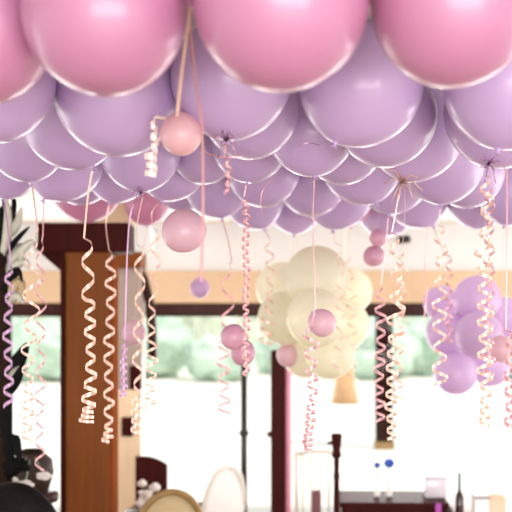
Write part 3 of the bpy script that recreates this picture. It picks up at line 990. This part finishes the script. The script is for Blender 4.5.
# maroon cabinet with things on it
d = 6.1
k = d / F
zt = EYE - (503 - HOR) * k
x0, x1 = (340 - 256) * k, (449 - 256) * k
o = thing('maroon_cabinet', ((x0 + x1) / 2, d, 0), 'dark maroon cabinet at the bottom right of centre, vase and flowers on it', 'cabinet', None, -.04)
hw = (x1 - x0) / 2
link('body', box(bm_new(), (-hw + .012, .012, .08), (hw - .012, .38, zt - .03)), M['maroon'], o, False, .006)
link('top', box(bm_new(), (-hw, 0, zt - .03), (hw, .4, zt)), M['maroon'], o, False, .006)
for s in (-1, 1):
    dr_ = link('door', box(bm_new(), (-hw * .94 if s < 0 else .006, -.006, .12), (-.006 if s < 0 else hw * .94, .012, zt - .06)), M['maroon'], o, False, .004)
    link('handle', rod(bm_new(), (s * .03, -.02, .45), (s * .03, -.02, .55), .006), M['gold'], dr_)
for sx in (-1, 1):
    for sy in (.04, .36):
        link('foot', rod(bm_new(), (sx * (hw - .04), sy, 0), (sx * (hw - .04), sy, .085), .018, .025), M['darkwood'], o)
link('sash', box(bm_new(), (hw - 14 * k, -.012, .3), (hw - 8 * k, -.003, zt + .002)), M['magenta'], o, False, .002)
# turned post left of the cabinet
o = thing('turned_post', ((341 - 256) * k - .03, d - .06, 0), 'dark turned wooden post with carved head beside the maroon cabinet', 'post')
z = lambda y: EYE - (y - HOR) * k
r = lambda p: p * k
link('shaft', lathe(bm_new(), [(0, .03), (r(3), .03), (r(3), z(500)), (r(2.6), z(480)), (r(3.2), z(474)), (r(2.4), z(470)), (r(2.8), z(458)), (0, z(456))]), M['maroon'], o)
link('head', lathe(bm_new(), [(0, z(458)), (r(3), z(457)), (r(5), z(454)), (r(3.8), z(449)), (r(5), z(440)), (r(5.6), z(434)), (r(4.6), z(432.5)), (0, z(432))]), M['maroon'], o)
link('bracket', rod(bm_new(), (-r(9), 0, z(442)), (-r(3), 0, z(441)), r(1.4), r(1.8)), M['darkwood'], o)
link('foot', lathe(bm_new(), [(0, 0), (.12, 0), (.12, .02), (.04, .05), (0, .05)]), M['maroon'], o)
# grey vase
p = P(436, 497, d + .15)
o = thing('ceramic_jar', (p.x, d + .2, zt), 'pale grey lilac square jar on the maroon cabinet right end', 'jar')
kk = (d + .15) / F
hb = .115
link('jar_body', box(bm_new(), (-11 * kk, -.055, 0), (11 * kk, .055, hb)), M['vase'], o, True, .008)
link('lid', box(bm_new(), (-11.5 * kk, -.06, hb), (11.5 * kk, .06, hb + .012)), M['vase'], o, True, .004)
# blue flowers
for (px, py, r_, l) in ((377, 465, 3, 'small teal blue flower, left of the two on the cabinet'), (389, 463, 4.8, 'deep blue flower, right of the two on the cabinet')):
    dd = d + .2
    x = (px - 256) * dd / F
    o = thing('bud_vase', (x, dd, zt), ('left' if px < 380 else 'right') + ' slim white bud vase on the cabinet holding a blue flower', 'vase', 'bud vases on the cabinet')
    link('vase_body', lathe(bm_new(), [(0, 0), (.018, 0), (.02, .02), (.008, .05), (.006, .075), (.009, .085), (.005, .085), (0, .03)], 18), M['whitefab'], o)
    zf = EYE - (py - HOR) * dd / F
    t = thing('blue_flower', (x, dd, zt + .05), l, 'flower', 'blue flowers on the cabinet')
    link('stem', rod(bm_new(), (0, 0, 0), (0, 0, zf - zt - .05), .003), M['stem'], t)
    for j in range(6):
        a = j * PI / 3
        bm = bm_new()
        rr = r_ * dd / F
        ball(bm, (math.cos(a) * rr * .55, -.008, zf - zt - .05 + math.sin(a) * rr * .5), rr * .55, 2, (1, .5, .9))
        link('petal', bm, M['blue'], t)

# white table right of the cabinet, bottle and carton on it
d = 6.0
k = d / F
o = thing('white_table', ((500 - 256) * k, d + .1, 0), 'white cloth covered table at the bottom right corner', 'table')
zt2 = EYE - (520 - HOR) * (d - .2) / F
hx = 43 * k
link('table_top', box(bm_new(), (-hx, -.3, zt2 - .03), (hx, .5, zt2 - .004)), M['whitewood'], o, False, .004)
bm = bm_new()
box(bm, (-hx - .006, -.306, zt2 - .35), (hx + .006, .506, zt2))
link('cloth', bm, M['whitefab'], o, False, .01)
for sx in (-1, 1):
    for sy in (-.26, .46):
        link('leg', rod(bm_new(), (sx * (hx - .05), sy, 0), (sx * (hx - .05), sy, zt2 - .03), .02), M['whitewood'], o)
o = thing('foil_bottle', ((459.5 - 256) * k, d, zt2), 'slim dark bottle with grey teal foil neck on the white table', 'bottle')
link('bottle_body', lathe(bm_new(), [(0, 0), (4.2 * k, 0), (4.3 * k, .01), (4.2 * k, .095), (1.6 * k, .125), (0, .125)], 20), M['bottle'], o)
link('neck', lathe(bm_new(), [(0, .12), (1.7 * k, .12), (1.5 * k, .2), (1.8 * k, .205), (1.6 * k, .225), (0, .225)], 16), M['teal'], o)
o = thing('peach_carton', ((490 - 256) * k, d, zt2), 'peach cardboard carton with grey flap on the white table', 'box')
hz = EYE - (497 - HOR) * k - zt2
link('carton_body', box(bm_new(), (-1 * k, -.03, 0), (15 * k, .1, hz)), M['box'], o, False, .004)
link('side_panel', box(bm_new(), (-16 * k, -.025, 0), (-1 * k, .09, hz - .008)), M['petal'], o, False, .004)
link('flap', box(bm_new(), (-16 * k, -.03, hz - .006), (-2 * k, .09, hz + .01)), M['steel'], o, False, .002)

# white spindle chair with dark cushion left of the turned post
d = 6.6
k = d / F
o = thing('white_spindle_chair', ((322 - 256) * k, d, 0), 'white spindle backed chair between the pink-edged post and the turned post', 'chair')
chair_legs(o, M['whitewood'], .14, .18, .44)
link('seat', box(bm_new(), (-.16, -.2, .42), (.16, .2, .46)), M['whitewood'], o, True, .01)
zt = EYE - (456 - HOR) * k
for i, x in enumerate((-.11, -.055, 0, .055)):
    link('spindle', rod(bm_new(), (x, .18, .46), (x * 1.02, .21, zt - .02), .007), M['whitewood'], o)
for s in (-.15, .11):
    link('back_post', rod(bm_new(), (s, .18, .46), (s, .21, zt), .014), M['whitewood'], o)
bm = bm_new()
tube(bm, [(-.16, .21, zt - .02), (-.05, .215, zt), (.05, .215, zt), (.125, .21, zt - .02)], .014)
link('top_rail', bm, M['whitewood'], o)
zc = EYE - (494 - HOR) * k
link('cushion', box(bm_new(), (-.055, .1, .46), (.0, .16, zc)), M['mauvefab'], o, True, .015)

# ------------------------------------------------------------------ camera
cam = bpy.data.cameras.new('camera')
cam.sensor_fit = 'HORIZONTAL'
cam.sensor_width = 24.0
cam.lens = 24.0 * F / 512.0
cam.shift_y = (HOR - 256.0) / 512.0
cam.clip_end = 300
cam.dof.use_dof = True
cam.dof.focus_distance = 3.2
cam.dof.aperture_fstop = 2.3
co = bpy.data.objects.new('camera', cam)
co.location = (0, 0, EYE)
co.rotation_euler = (PI / 2, 0, 0)
COL.objects.link(co)
scene.camera = co

# ------------------------------------------------------------------ light
w = bpy.data.worlds.new('sky')
scene.world = w
w.use_nodes = True
n = w.node_tree
bg = n.nodes['Background']
bg.inputs[0].default_value = (*lin((250, 250, 255)), 1)
bg.inputs[1].default_value = 1.0
sun = bpy.data.lights.new('sun', 'SUN')
sun.energy = 2.3
sun.angle = .02
sun.color = (1, .95, .86)
so = bpy.data.objects.new('sun', sun)
so.rotation_euler = Vector((-.55, .3, -1)).to_track_quat('-Z', 'Y').to_euler()
COL.objects.link(so)


def area(name, loc, to, sx, sy, e, col=(1, 1, 1)):
    l = bpy.data.lights.new(name, 'AREA')
    l.shape = 'RECTANGLE'
    l.size, l.size_y = sx, sy
    l.energy = e
    l.color = col
    o = bpy.data.objects.new(name, l)
    o.location = loc
    o.rotation_euler = (Vector(to) - Vector(loc)).to_track_quat('-Z', 'Y').to_euler()
    COL.objects.link(o)
    return o


# added soft fill lamps standing in for daylight; rear and side windows unseen
area('rear_fill_light', (1.0, YR + .05, 1.4), (0, 4, 1.5), 4.6, 1.7, 250, (1, .96, .92))
area('back_window_fill', (0, YB - .15, .95), (0, 0, 1.1), 8.4, 1.6, 150, (1, .99, .97))
area('left_fill_light', (-WX + .05, 4.9, 1.4), (0, 4.2, 1.4), 4.2, 1.6, 40, (1, .98, .97))
area('right_fill_light', (WX - .05, 4.9, 1.4), (0, 4.2, 1.4), 4.2, 1.6, 65, (1, .98, .97))

vs = scene.view_settings
vs.view_transform = 'Standard'
vs.look = 'None'
vs.gamma = 1
vs.use_curve_mapping = False
vs.exposure = 0.3
scene.cycles.use_denoising = True
